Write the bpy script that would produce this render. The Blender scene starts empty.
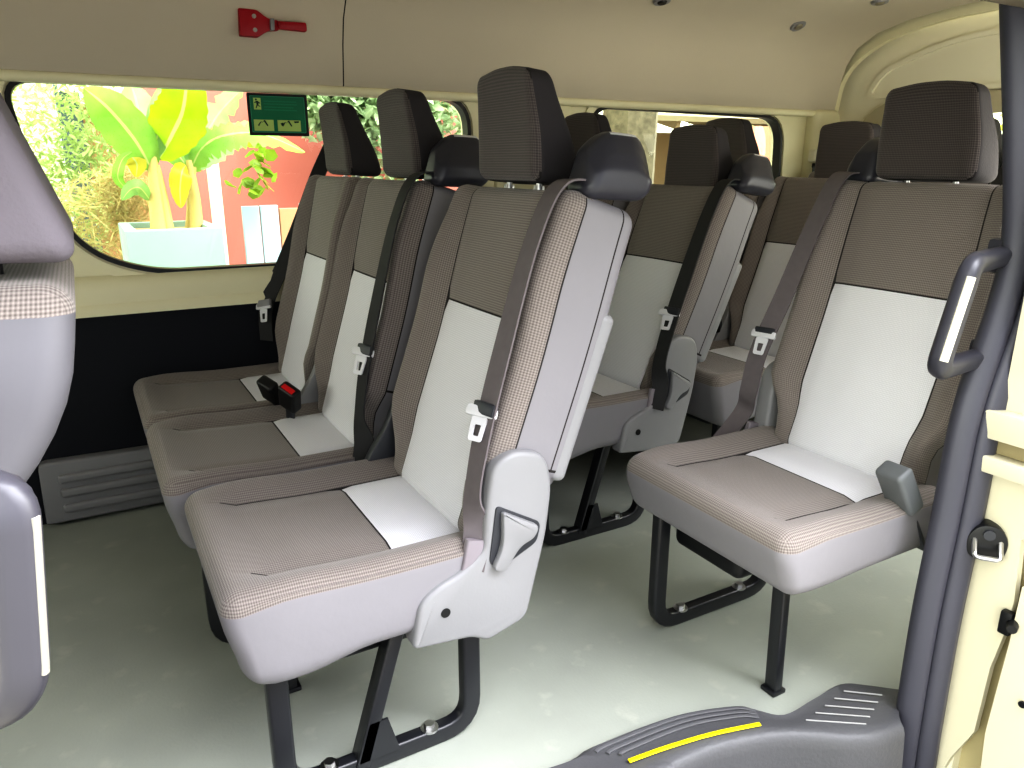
import bpy, bmesh, math, random
from mathutils import Vector, Matrix, Euler
random.seed(7)
R = math.radians
COL = bpy.context.scene.collection
sc = bpy.context.scene

# ------------------------------------------------------------------ helpers
def srgb(r, g, b):
    f = lambda c: (c/255/12.92) if c/255 <= .04045 else ((c/255+.055)/1.055)**2.4
    return (f(r), f(g), f(b), 1)

def tag(o, label=None, cat=None, group=None, kind=None):
    if label: o['label'] = label
    if cat: o['category'] = cat
    if group: o['group'] = group
    if kind: o['kind'] = kind
    return o

def empty(name, loc=(0, 0, 0), rz=0, label=None, cat=None, group=None):
    o = bpy.data.objects.new(name, None); COL.objects.link(o)
    o.location = loc; o.rotation_euler = (0, 0, rz); o.empty_display_size = .05
    return tag(o, label, cat, group)

def obj(name, bm, mats, parent=None, smooth=True, loc=None, angle=40):
    me = bpy.data.meshes.new(name)
    bmesh.ops.recalc_face_normals(bm, faces=bm.faces)
    bm.to_mesh(me); bm.free()
    if not isinstance(mats, (list, tuple)): mats = [mats]
    for m in mats: me.materials.append(m)
    if smooth:
        me.polygons.foreach_set('use_smooth', [True]*len(me.polygons))
        try: me.set_sharp_from_angle(angle=R(angle))
        except Exception: pass
    o = bpy.data.objects.new(name, me); COL.objects.link(o)
    if parent: o.parent = parent
    if loc: o.location = loc
    return o

def struct(name, bm, mats, parent=None, smooth=True, angle=40):
    o = obj(name, bm, mats, parent, smooth, angle=angle)
    if not parent: o['kind'] = 'structure'
    return o

def children(o): return [c for c in bpy.data.objects if c.parent == o]
def copy_tree(o, parent=None):
    c = o.copy(); COL.objects.link(c); c.parent = parent
    for ch in children(o): copy_tree(ch, c)
    return c

# ------------------------------------------------------------------ materials
def mat(name, col, rough=.6, metal=0, spec=.5, noise=None, bump=None, trans=0):
    """noise=(scale, amount) colour mottling; bump=(scale, strength)"""
    m = bpy.data.materials.new(name); m.use_nodes = True
    nt = m.node_tree; b = nt.nodes['Principled BSDF']
    b.inputs['Roughness'].default_value = rough; b.inputs['Metallic'].default_value = metal
    b.inputs['Specular IOR Level'].default_value = spec
    c = srgb(*col)
    tc = nt.nodes.new('ShaderNodeTexCoord')
    ns = nt.nodes.new('ShaderNodeTexNoise'); ns.inputs['Scale'].default_value = (noise or (6, .06))[0]
    ns.inputs['Detail'].default_value = 5
    nt.links.new(tc.outputs['Object'], ns.inputs['Vector'])
    mx = nt.nodes.new('ShaderNodeMix'); mx.data_type = 'RGBA'
    a = (noise or (6, .06))[1]
    mx.inputs[6].default_value = tuple(max(0, v*(1-a)) for v in c[:3])+(1,)
    mx.inputs[7].default_value = tuple(min(1, v*(1+a)) for v in c[:3])+(1,)
    nt.links.new(ns.outputs['Fac'], mx.inputs[0]); nt.links.new(mx.outputs[2], b.inputs['Base Color'])
    if bump:
        n2 = nt.nodes.new('ShaderNodeTexNoise'); n2.inputs['Scale'].default_value = bump[0]; n2.inputs['Detail'].default_value = 4
        nt.links.new(tc.outputs['Object'], n2.inputs['Vector'])
        bp = nt.nodes.new('ShaderNodeBump'); bp.inputs['Strength'].default_value = bump[1]; bp.inputs['Distance'].default_value = .004
        nt.links.new(n2.outputs['Fac'], bp.inputs['Height']); nt.links.new(bp.outputs['Normal'], b.inputs['Normal'])
    return m

def weave(name, c_hi, c_lo, pitch=.0072, rough=.85, mix=1.0, bump=.6):
    """knitted honeycomb seat cloth: a staggered lattice of bumps over the part's own UVs (metres)"""
    m = bpy.data.materials.new(name); m.use_nodes = True
    nt = m.node_tree; N = nt.nodes; L = nt.links; b = N['Principled BSDF']
    b.inputs['Roughness'].default_value = rough; b.inputs['Specular IOR Level'].default_value = .25
    b.inputs['Sheen Weight'].default_value = .25; b.inputs['Sheen Roughness'].default_value = .5
    uv = N.new('ShaderNodeUVMap'); sp = N.new('ShaderNodeSeparateXYZ'); L.new(uv.outputs[0], sp.inputs[0])
    k = 2*math.pi/pitch
    def mth(op, a, bv=None):
        n = N.new('ShaderNodeMath'); n.operation = op
        if isinstance(a, (int, float)): n.inputs[0].default_value = a
        else: L.new(a, n.inputs[0])
        if bv is not None:
            if isinstance(bv, (int, float)): n.inputs[1].default_value = bv
            else: L.new(bv, n.inputs[1])
        return n.outputs[0]
    u1 = mth('MULTIPLY', sp.outputs[0], k); v1 = mth('MULTIPLY', sp.outputs[1], k*.8)
    s = mth('MULTIPLY', mth('SINE', mth('ADD', u1, v1)), mth('SINE', mth('SUBTRACT', u1, v1)))
    h = mth('MULTIPLY_ADD', s, .5); N[-1].inputs[2].default_value = .5
    mx = N.new('ShaderNodeMix'); mx.data_type = 'RGBA'
    lo, hi = srgb(*c_lo), srgb(*c_hi)
    mx.inputs[6].default_value = lo; mx.inputs[7].default_value = hi
    L.new(h, mx.inputs[0])
    L.new(mx.outputs[2], b.inputs['Base Color'])
    bp = N.new('ShaderNodeBump'); bp.inputs['Strength'].default_value = bump; bp.inputs['Distance'].default_value = .0012
    L.new(h, bp.inputs['Height']); L.new(bp.outputs['Normal'], b.inputs['Normal'])
    return m

def leafmat(name, col, col2, scale=8):
    m = mat(name, col, .5, noise=(scale, .25))
    nt = m.node_tree; b = nt.nodes['Principled BSDF']; out = nt.nodes['Material Output']
    mx = [n for n in nt.nodes if n.type == 'MIX'][0]
    mx.inputs[7].default_value = srgb(*col2)
    tl = nt.nodes.new('ShaderNodeBsdfTranslucent'); nt.links.new(mx.outputs[2], tl.inputs[0])
    ms = nt.nodes.new('ShaderNodeMixShader'); ms.inputs[0].default_value = .45
    nt.links.new(b.outputs[0], ms.inputs[1]); nt.links.new(tl.outputs[0], ms.inputs[2]); nt.links.new(ms.outputs[0], out.inputs[0])
    return m

def glassmat(name, tint=(.93, .98, .83), refl=.05):
    m = bpy.data.materials.new(name); m.use_nodes = True
    nt = m.node_tree; N = nt.nodes; out = N['Material Output']; N.remove(N['Principled BSDF'])
    t = N.new('ShaderNodeBsdfTransparent'); t.inputs[0].default_value = (*tint, 1)
    g = N.new('ShaderNodeBsdfGlossy'); g.inputs['Roughness'].default_value = .03
    fr = N.new('ShaderNodeFresnel'); fr.inputs[0].default_value = 1.3
    mx = N.new('ShaderNodeMixShader')
    nt.links.new(fr.outputs[0], mx.inputs[0]); nt.links.new(t.outputs[0], mx.inputs[1]); nt.links.new(g.outputs[0], mx.inputs[2])
    nt.links.new(mx.outputs[0], out.inputs[0])
    return m

M = {}
M['mesh'] = weave('dark_weave_cloth', (150, 142, 138), (94, 88, 85))
M['meshdark'] = weave('darker_weave_cloth', (104, 97, 95), (60, 55, 56))
M['insert'] = weave('light_weave_cloth', (224, 224, 230), (200, 200, 206), pitch=.0064, bump=.4)
M['skirt'] = mat('grey_vinyl', (128, 126, 131), .55, bump=(20, .28))
M['seam'] = mat('dark_seam', (40, 37, 37), .9)  # dark line colour of seams and panel joints
M['hside'] = mat('charcoal_cloth', (52, 49, 52), .85, bump=(220, .2))
M['lightplastic'] = mat('light_grey_plastic', (134, 134, 137), .42, bump=(180, .05))
M['darkplastic'] = mat('dark_grey_plastic', (52, 54, 60), .4)
M['guideplastic'] = mat('charcoal_plastic', (58, 58, 66), .35)
M['grip_grey'] = mat('grey_grip_plastic', (66, 65, 72), .4)
M['black'] = mat('black_plastic', (18, 19, 22), .45)
M['metalblack'] = mat('black_painted_steel', (34, 35, 39), .32, 0, .6)
M['steel'] = mat('bare_steel', (190, 190, 190), .3, 1)
M['buckle_grey'] = mat('buckle_grey', (98, 101, 104), .45)
M['fitting'] = mat('fitting_taupe', (128, 122, 106), .5)
M['sleeve'] = mat('sleeve_cloth', (132, 126, 132), .8)
M['silver'] = mat('silver_tongue', (205, 205, 210), .35)
M['belt'] = mat('belt_webbing', (104, 98, 101), .75, noise=(60, .12))
M['beltdark'] = mat('dark_belt_webbing', (46, 46, 48), .75, noise=(60, .12))
M['red'] = mat('red_plastic', (205, 20, 30), .4)
M['hammer_red'] = mat('hammer_red', (158, 12, 34), .45)
M['cream'] = mat('cream_paint', (232, 228, 208), .35, noise=(2, .03))
M['trimcream'] = mat('cream_trim', (226, 221, 190), .45, noise=(3, .04))
M['headliner'] = mat('headliner_cloth', (196, 188, 172), .9, noise=(3, .05), bump=(300, .1))
M['navy'] = mat('dark_lower_trim', (24, 27, 36), .8)
M['rubber'] = mat('seal_rubber', (68, 68, 78), .5, bump=(120, .06))
M['glass'] = glassmat('window_glass')

def floormat():
    m = mat('vinyl_floor', (160, 164, 156), .42, noise=(3.2, .24), bump=(160, .12))
    nt = m.node_tree; b = nt.nodes['Principled BSDF']
    tc = [n for n in nt.nodes if n.type == 'TEX_COORD'][0]
    base = [n for n in nt.nodes if n.type == 'MIX'][0]
    vo = nt.nodes.new('ShaderNodeTexNoise'); vo.inputs['Scale'].default_value = 14; vo.inputs['Detail'].default_value = 8
    nt.links.new(tc.outputs['Object'], vo.inputs['Vector'])
    cr = nt.nodes.new('ShaderNodeValToRGB'); cr.color_ramp.elements[0].position = .60; cr.color_ramp.elements[1].position = .82
    nt.links.new(vo.outputs['Fac'], cr.inputs[0])
    m2 = nt.nodes.new('ShaderNodeMix'); m2.data_type = 'RGBA'
    nt.links.new(base.outputs[2], m2.inputs[6]); m2.inputs[7].default_value = srgb(178, 180, 170)
    nt.links.new(cr.outputs[0], m2.inputs[0]); nt.links.new(m2.outputs[2], b.inputs['Base Color'])
    return m
M['floor'] = floormat()

# ------------------------------------------------------------------ mesh tools
def axis_grid(a, b, r, n, nc=3, extra=()):
    t = [r*math.tan(k*R(45)/nc) for k in range(nc+1)]
    lo = [a+r-x for x in reversed(t)]; hi = [b-r+x for x in t]
    lo[0] = a; hi[-1] = b
    mid = [a+r+(b-a-2*r)*i/n for i in range(1, n)]
    mid = [m for m in mid if all(abs(m-e) > .005 for e in extra)] + list(extra)
    return lo + sorted(mid) + hi

def roundbox(X, Y, Z, r, n=(6, 6, 6), nc=3, extra=((), (), ()), deform=None, mat_fn=None):
    """rounded box over a grid; extra grid lines allow seams; deform(p)->p ; mat_fn(centre, normal axis)->index. UV in metres."""
    bm = bmesh.new(); uvl = bm.loops.layers.uv.new('UVMap')
    G = [axis_grid(*X, r, n[0], nc, extra[0]), axis_grid(*Y, r, n[1], nc, extra[1]), axis_grid(*Z, r, n[2], nc, extra[2])]
    lim = [X, Y, Z]; vs = {}
    def V(i, j, k):
        key = (i, j, k)
        if key not in vs:
            p = Vector((G[0][i], G[1][j], G[2][k]))
            q = Vector([min(max(p[a], lim[a][0]+r), lim[a][1]-r) for a in range(3)])
            d = p-q
            if d.length > 1e-9: p2 = q + d.normalized()*r
            else: p2 = p
            vs[key] = (bm.verts.new(deform(p2.copy()) if deform else p2), p2)
        return vs[key]
    nx, ny, nz = (len(g)-1 for g in G)
    def quad(keys, ax):
        pv = [V(*k) for k in keys]
        f = bm.faces.new([p[0] for p in pv])
        c = sum((p[1] for p in pv), Vector())/4
        if mat_fn: f.material_index = mat_fn(c, ax)
        a, b = [(1, 2), (0, 2), (0, 1)][ax]
        for lp, p in zip(f.loops, pv): lp[uvl].uv = (p[1][a], p[1][b])
    for j in range(ny):
        for k in range(nz):
            for i in (0, nx): quad([(i, j, k), (i, j+1, k), (i, j+1, k+1), (i, j, k+1)], 0)
    for i in range(nx):
        for k in range(nz):
            for j in (0, ny): quad([(i, j, k), (i+1, j, k), (i+1, j, k+1), (i, j, k+1)], 1)
    for i in range(nx):
        for j in range(ny):
            for k in (0, nz): quad([(i, j, k), (i+1, j, k), (i+1, j+1, k), (i, j+1, k)], 2)
    return bm

def merge(dst, src):
    me = bpy.data.meshes.new('tmp'); src.to_mesh(me); src.free(); dst.from_mesh(me); bpy.data.meshes.remove(me)

def box(bm, c, s, rot=None, bev=0, seg=2):
    b = bmesh.new(); bmesh.ops.create_cube(b, size=1)
    bmesh.ops.scale(b, vec=s, verts=b.verts)
    if bev: bmesh.ops.bevel(b, geom=b.edges[:], offset=bev, segments=seg, profile=.6, affect='EDGES')
    if rot is not None: bmesh.ops.transform(b, matrix=rot.to_matrix().to_4x4() if isinstance(rot, Euler) else rot.to_4x4(), verts=b.verts)
    bmesh.ops.translate(b, vec=c, verts=b.verts); merge(bm, b)
    return bm

def cyl(bm, p, q, r, r2=None, seg=20):
    p, q = Vector(p), Vector(q); d = q-p
    b = bmesh.new(); bmesh.ops.create_cone(b, cap_ends=True, segments=seg, radius1=r, radius2=r if r2 is None else r2, depth=d.length)
    bmesh.ops.transform(b, matrix=Matrix.Translation((p+q)/2) @ d.to_track_quat('Z', 'Y').to_matrix().to_4x4(), verts=b.verts)
    merge(bm, b); return bm

def smooth_path(pts, n=8, closed=False):
    P = [Vector(p) for p in pts]; out = []
    m = len(P)
    for i in range(m if closed else m-1):
        g = lambda k: P[k % m] if closed else P[min(max(k, 0), m-1)]
        p0, p1, p2, p3 = g(i-1), g(i), g(i+1), g(i+2)
        for s in range(n):
            t = s/n
            out.append(.5*((2*p1)+(p2-p0)*t+(2*p0-5*p1+4*p2-p3)*t*t+(3*p1-p0-3*p2+p3)*t**3))
    if not closed: out.append(P[-1])
    return out

def fillet(pts, rad, n=6):
    """polyline with rounded corners"""
    P = [Vector(p) for p in pts]; out = [P[0]]
    for i in range(1, len(P)-1):
        a, b, c = P[i-1], P[i], P[i+1]
        r = rad if not isinstance(rad, (list, tuple)) else rad[i-1]
        u, v = (a-b).normalized(), (c-b).normalized()
        l = min(r, (a-b).length*.49, (c-b).length*.49)
        p, q = b+u*l, b+v*l
        for k in range(n+1):
            t = k/n; out.append((1-t)**2*p+2*t*(1-t)*b+t*t*q)
    out.append(P[-1]); return out

def sweep(bm, path, section, up=(0, 0, 1), closed=False, ups=None, mat_idx=None, scale=None):
    """sweep 2-D section [(a,b)..] along path; a = sideways (tangent x up), b = up"""
    n = len(path); rings = []; b0 = len(bm.verts)
    for i, p in enumerate(path):
        p = Vector(p)
        a = Vector(path[(i-1) % n] if closed else path[max(i-1, 0)]); c = Vector(path[(i+1) % n] if closed else path[min(i+1, n-1)])
        t = (c-a).normalized(); uu = Vector(ups[i] if ups else up)
        s = t.cross(uu).normalized(); w = s.cross(t).normalized()
        k = scale[i] if scale else 1
        rings.append([bm.verts.new(p+s*x*k+w*y*k) for x, y in section])
    m = len(section)
    for i in range(n if closed else n-1):
        A, B = rings[i], rings[(i+1) % n]
        for j in range(m):
            f = bm.faces.new([A[j], A[(j+1) % m], B[(j+1) % m], B[j]])
            if mat_idx: f.material_index = mat_idx[j]
    if not closed:
        for rg in (rings[0], rings[-1]):
            try: bm.faces.new(rg)
            except ValueError: pass
    return bm

def rsec(w, h, r, n=3):
    """rounded rectangle section"""
    out = []
    for cx, cy, a0 in ((w/2-r, h/2-r, 0), (-w/2+r, h/2-r, 90), (-w/2+r, -h/2+r, 180), (w/2-r, -h/2+r, 270)):
        for k in range(n+1):
            a = R(a0+90*k/n); out.append((cx+r*math.cos(a), cy+r*math.sin(a)))
    return out
def csec(r, n=12): return [(r*math.cos(2*math.pi*k/n), r*math.sin(2*math.pi*k/n)) for k in range(n)]

def round_poly(pts, rad, n=6):
    """closed 2-D polygon with rounded corners; pts may be (x,y) or (x,y,r)"""
    out = []; m = len(pts)
    for i in range(m):
        a, b, c = Vector(pts[i-1][:2]), Vector(pts[i][:2]), Vector(pts[(i+1) % m][:2])
        r = pts[i][2] if len(pts[i]) > 2 else rad
        u, v = (a-b), (c-b); l = min(r, u.length*.49, v.length*.49)
        if l < 1e-6: out.append(b); continue
        p, q = b+u.normalized()*l, b+v.normalized()*l
        for k in range(n+1):
            t = k/n; out.append((1-t)**2*p+2*t*(1-t)*b+t*t*q)
    return out

def prism(bm, poly, d0, d1, frame, bev=0, seg=2, mi=0):
    """extrude polygon; frame(x,y,d) -> 3-D"""
    b = bmesh.new()
    lo = [b.verts.new(frame(p[0], p[1], d0)) for p in poly]; hi = [b.verts.new(frame(p[0], p[1], d1)) for p in poly]
    f0 = b.faces.new(lo); f1 = b.faces.new(list(reversed(hi)))
    for i in range(len(poly)):
        j = (i+1) % len(poly); b.faces.new([lo[j], lo[i], hi[i], hi[j]])
    bmesh.ops.recalc_face_normals(b, faces=b.faces)
    if bev:
        eds = [e for e in b.edges if (f0 in e.link_faces or f1 in e.link_faces)]
        bmesh.ops.bevel(b, geom=eds, offset=bev, segments=seg, profile=.5, affect='EDGES')
    for f in b.faces: f.material_index = mi
    merge(bm, b); return bm

def panel_holes(bm, outer, holes, frame, thick=0, mi=0):
    """flat sheet with holes, optional thickness; frame(x,y,d)"""
    b = bmesh.new(); es = []
    for loop in [outer]+holes:
        vs = [b.verts.new((p[0], p[1], 0)) for p in loop]
        es += [b.edges.new((vs[i], vs[(i+1) % len(vs)])) for i in range(len(vs))]
    bmesh.ops.triangle_fill(b, edges=es, use_beauty=True, use_dissolve=False, normal=(0, 0, 1))
    if thick:
        g = bmesh.ops.extrude_face_region(b, geom=b.faces[:])
        bmesh.ops.translate(b, vec=(0, 0, thick), verts=[v for v in g['geom'] if isinstance(v, bmesh.types.BMVert)])
    for v in b.verts: v.co = Vector(frame(v.co.x, v.co.y, v.co.z))
    for f in b.faces: f.material_index = mi
    merge(bm, b); return bm

def ring(bm, inner, outer, frame, d0, d1, mi=0):
    """band between two loops with the same count"""
    n = len(inner)
    a = [bm.verts.new(frame(p[0], p[1], d0)) for p in inner]; b = [bm.verts.new(frame(p[0], p[1], d0)) for p in outer]
    c = [bm.verts.new(frame(p[0], p[1], d1)) for p in inner]; d = [bm.verts.new(frame(p[0], p[1], d1)) for p in outer]
    for i in range(n):
        j = (i+1) % n
        for q in ((a[i], a[j], b[j], b[i]), (c[i], d[i], d[j], c[j]), (a[i], c[i], c[j], a[j]), (b[i], b[j], d[j], d[i])):
            bm.faces.new(q).material_index = mi
    return bm

def offset_loop(poly, d):
    out = []; n = len(poly)
    area = sum(poly[i][0]*poly[(i+1) % n][1]-poly[(i+1) % n][0]*poly[i][1] for i in range(n))
    s = 1 if area > 0 else -1
    for i in range(n):
        a, c = Vector(poly[i-1][:2]), Vector(poly[(i+1) % n][:2]); t = (c-a).normalized()
        out.append(Vector(poly[i][:2]) + Vector((t.y, -t.x))*d*s)
    return out

def ss(a, b, x):
    t = min(1, max(0, (x-a)/(b-a))); return t*t*(3-2*t)

# ------------------------------------------------------------------ camera
cam = bpy.data.cameras.new('camera'); co = bpy.data.objects.new('camera', cam); COL.objects.link(co)
yaw, pit = R(29.5), R(16.4)
f = Vector((math.sin(yaw)*math.cos(pit), math.cos(yaw)*math.cos(pit), -math.sin(pit)))
rv = Vector((math.cos(yaw), -math.sin(yaw), 0)); uv_ = rv.cross(f)
co.matrix_world = Matrix.Translation((0, 0, 1.05)) @ Matrix((rv, uv_, -f)).transposed().to_4x4()
cam.lens = 36*750/1024; cam.sensor_width = 36; cam.clip_start = .02
sc.camera = co
CAM = Vector((0, 0, 1.05))
def ray(x, y): return f*750+rv*(x-512)-uv_*(y-384)
def onY(x, y, Y): d = ray(x, y); return CAM+d*(Y/d.y)
def onZ(x, y, Z): d = ray(x, y); return CAM+d*((Z-1.05)/d.z)
def onX(x, y, X): d = ray(x, y); return CAM+d*(X/d.x)

# ------------------------------------------------------------------ seats
# seat frame: x back (+) / front (-), y across, z up; faces -x
SEATW = .47
def cushion_bm(w=SEATW, L=.46, z0=.285, z1=.435, sag=.018):
    h = w/2; ei = .148; xi = .292; g = .0018
    yb = h-.026
    def deform(p):
        x, y, z = p
        top = ss(z0+.07, z1, z)
        # centre dish + raised side bolsters, rolled nose
        dish = -.020*ss(.200, .145, abs(y))*ss(.01, .10, x)
        dish += .008*math.exp(-((x-.10)/.09)**2)
        z += top*dish
        if abs(abs(y)-ei) < .004 and z > z1-.05 and x > .06: z -= .006
        if abs(x-xi) < .004 and abs(y) < ei and top > .9: z -= .004
        # cloth border climbs behind the front corner
        if abs(y) > h-.02: z += .010*ss(z1-.07, z1-.032, p[2])*ss(z1-.012, z1-.024, p[2])*ss(.02, .09, x)
        # front nose: bottom tucked back, lower lip sags at the front corners
        low = ss(z1-.03, z0, z)
        x += low*.022*ss(.10, 0, x)
        if p[2] < z0+.05: z -= sag*ss(.14, .02, abs(p[0]-.09))*ss(z0+.05, z0, p[2])
        # side skirts bulge
        y *= 1+.02*math.sin(math.pi*min(1, max(0, (p[2]-z0)/(z1-z0))))
        # front corners taper slightly
        y *= 1-.04*ss(.09, 0, x)
        return Vector((x, y, z))
    def mf(c, ax):
        x, y, z = c
        if z < z1-.028: return 2 if z > z0+.003 else 3
        if x > xi and abs(y) < ei: return 1
        if abs(x-xi) < g*1.3 and abs(y) < ei: return 4
        if abs(abs(y)-ei) < g*1.3 and x > .07: return 4
        return 0
    return roundbox((0, L), (-h, h), (z0, z1), .03, n=(14, 14, 6), nc=4,
                    extra=((xi-g, xi+g), (-ei-g, -ei+g, ei-g, ei+g), ()),
                    deform=deform, mat_fn=mf)

BH = .638        # backrest length along its own axis
HZ = .405; HX = .410
def back_bm(w=SEATW, sd=-1):
    """backrest upright: x depth (front = 0), y, z 0..BH"""
    h = w/2-.003; ei = .150; zp = .40; g = .0018; D = .135
    def deform(p):
        x, y, z = p
        # outline: pinched near the hinge, widest at shoulder height, tucked at top
        k = .80+.20*ss(.085, .17, z)
        k *= 1-(.13 if y*sd < 0 else .02)*ss(.42, BH, z)
        fr = ss(.07, .0, x)
        # side bolsters stand proud of the centre panel
        bol = ss(.148, .195, abs(y))*(1-.6*ss(.45, BH, z))*ss(.02, .14, z)
        x -= fr*.030*bol
        x += fr*.006*math.sin(math.pi*z/BH)*ss(.2, .0, abs(y))*-1
        if fr > .8:
            if abs(abs(y)-ei) < .004: x += .006
            if abs(z-zp) < .004 and abs(y) < ei: x += .004
        y2 = y if abs(y) < .12 else math.copysign(.12+(abs(y)-.12)*(h*k-.12)/(h-.12), y)
        # lumbar bend: upper part stands a little more upright
        x -= .020*ss(.30, BH, z)
        # back face thins towards the top
        x += (1-fr)*.012*ss(.3, BH, z)
        return Vector((x, y2, z))
    def mf(c, ax):
        x, y, z = c
        if x < .03 or (ax == 2 and x < .04):
            if abs(abs(y)-ei) < g*1.2: return 4
            if abs(z-zp) < g*1.2 and abs(y) < ei: return 4
            if abs(y) < ei and z < zp: return 1
            return 0
        if x < .031 and abs(y) > h-.03: return 0
        if x < .033 and abs(y) > h-.03: return 4
        if abs(z-.1685) < .004 and abs(y) > h-.03: return 4
        if .098 < x < .102 and abs(y) > h-.03 and z > .17: return 4
        return 2
    return roundbox((0, D), (-h, h), (0, BH), .028, n=(6, 16, 22), nc=4,
                    extra=((.0308, .0328, .0985, .1015), (-ei-g, -ei+g, ei-g, ei+g), (.166, .171, zp-g, zp+g)), deform=deform, mat_fn=mf)

def head_bm(w=.230, h=.184, d=.105):
    def deform(p):
        x, y, z = p
        t = z/h
        # back slopes forward towards the top; front is gently dished
        x = x*(1-.48*ss(-.05, 1.05, t)) - .030*t
        x += .004*math.sin(math.pi*t)
        y *= 1-.12*ss(.35, 1.0, t)+.0*t
        z += .010*ss(0, .1, w/2-abs(y))*ss(.8, 1, t)
        return Vector((x, y, z))
    def mf(c, ax):
        x, y, z = c
        if x < .012 or (ax == 0 and x < d/2): return 0
        if .012 <= x < .0145 and ax != 0: return 2
        return 1
    return roundbox((0, d), (-w/2, w/2), (0, h), .022, n=(6, 10, 10), nc=4, extra=((.0122, .0143), (), ()) if False else ((), (), ()), deform=deform, mat_fn=mf)

def backpoint(p, yc, rec):
    """point in backrest frame -> seat frame"""
    x, y, z = p; a = R(rec)
    return Vector((HX+x*math.cos(a)+z*math.sin(a), yc+y, HZ+z*math.cos(a)-x*math.sin(a)))

def belt_strip(pts, width, nrm, th=.0018):
    """flat webbing along pts; width axis ~ across; nrm list of outward normals"""
    bm = bmesh.new()
    P = smooth_path(pts, 8)
    Nn = smooth_path(nrm, 8)
    sec = [(-width/2, -th), (width/2, -th), (width/2, th), (-width/2, th)]
    sweep(bm, P, sec, ups=[n.normalized() for n in Nn])
    return bm

def tongue_bm(flip=1):
    bm = bmesh.new(); fr = lambda x, y, d: Vector((d, x, y))
    prism(bm, round_poly([(-.032, .0), (.032, .0), (.030, .018), (-.030, .018)], .006), -.004, .004, fr, .0015)
    outer = round_poly([(-.016, .0), (-.013, -.042), (.013, -.042), (.016, .0)], .005)
    inner = round_poly([(-.007, -.014), (-.006, -.033), (.006, -.033), (.007, -.014)], .002)
    panel_holes(bm, outer, [inner], lambda x, y, d: Vector((d-.0015, x, y)), .003)
    return bm

def buckle(parent, loc, rot, dark=True, button=True):
    bm = bmesh.new()
    b = roundbox((-.016, .016), (-.027, .027), (0, .075), .008, n=(2, 3, 4), nc=3)
    merge(bm, b)
    o = obj('belt_buckle', bm, M['black'] if dark else M['buckle_grey'], parent); o.location = loc; o.rotation_euler = rot
    bm = bmesh.new()
    if button: box(bm, (-.004, 0, .0745), (.014, .036, .006), bev=.002)
    if button: obj('release_button', bm, M['red'], o)
    else: bm.free()
    bm = bmesh.new(); box(bm, (0, 0, -.04), (.006, .028, .09), bev=.002)
    obj('buckle_stalk', bm, M['darkplastic'], o)
    return o

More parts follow.
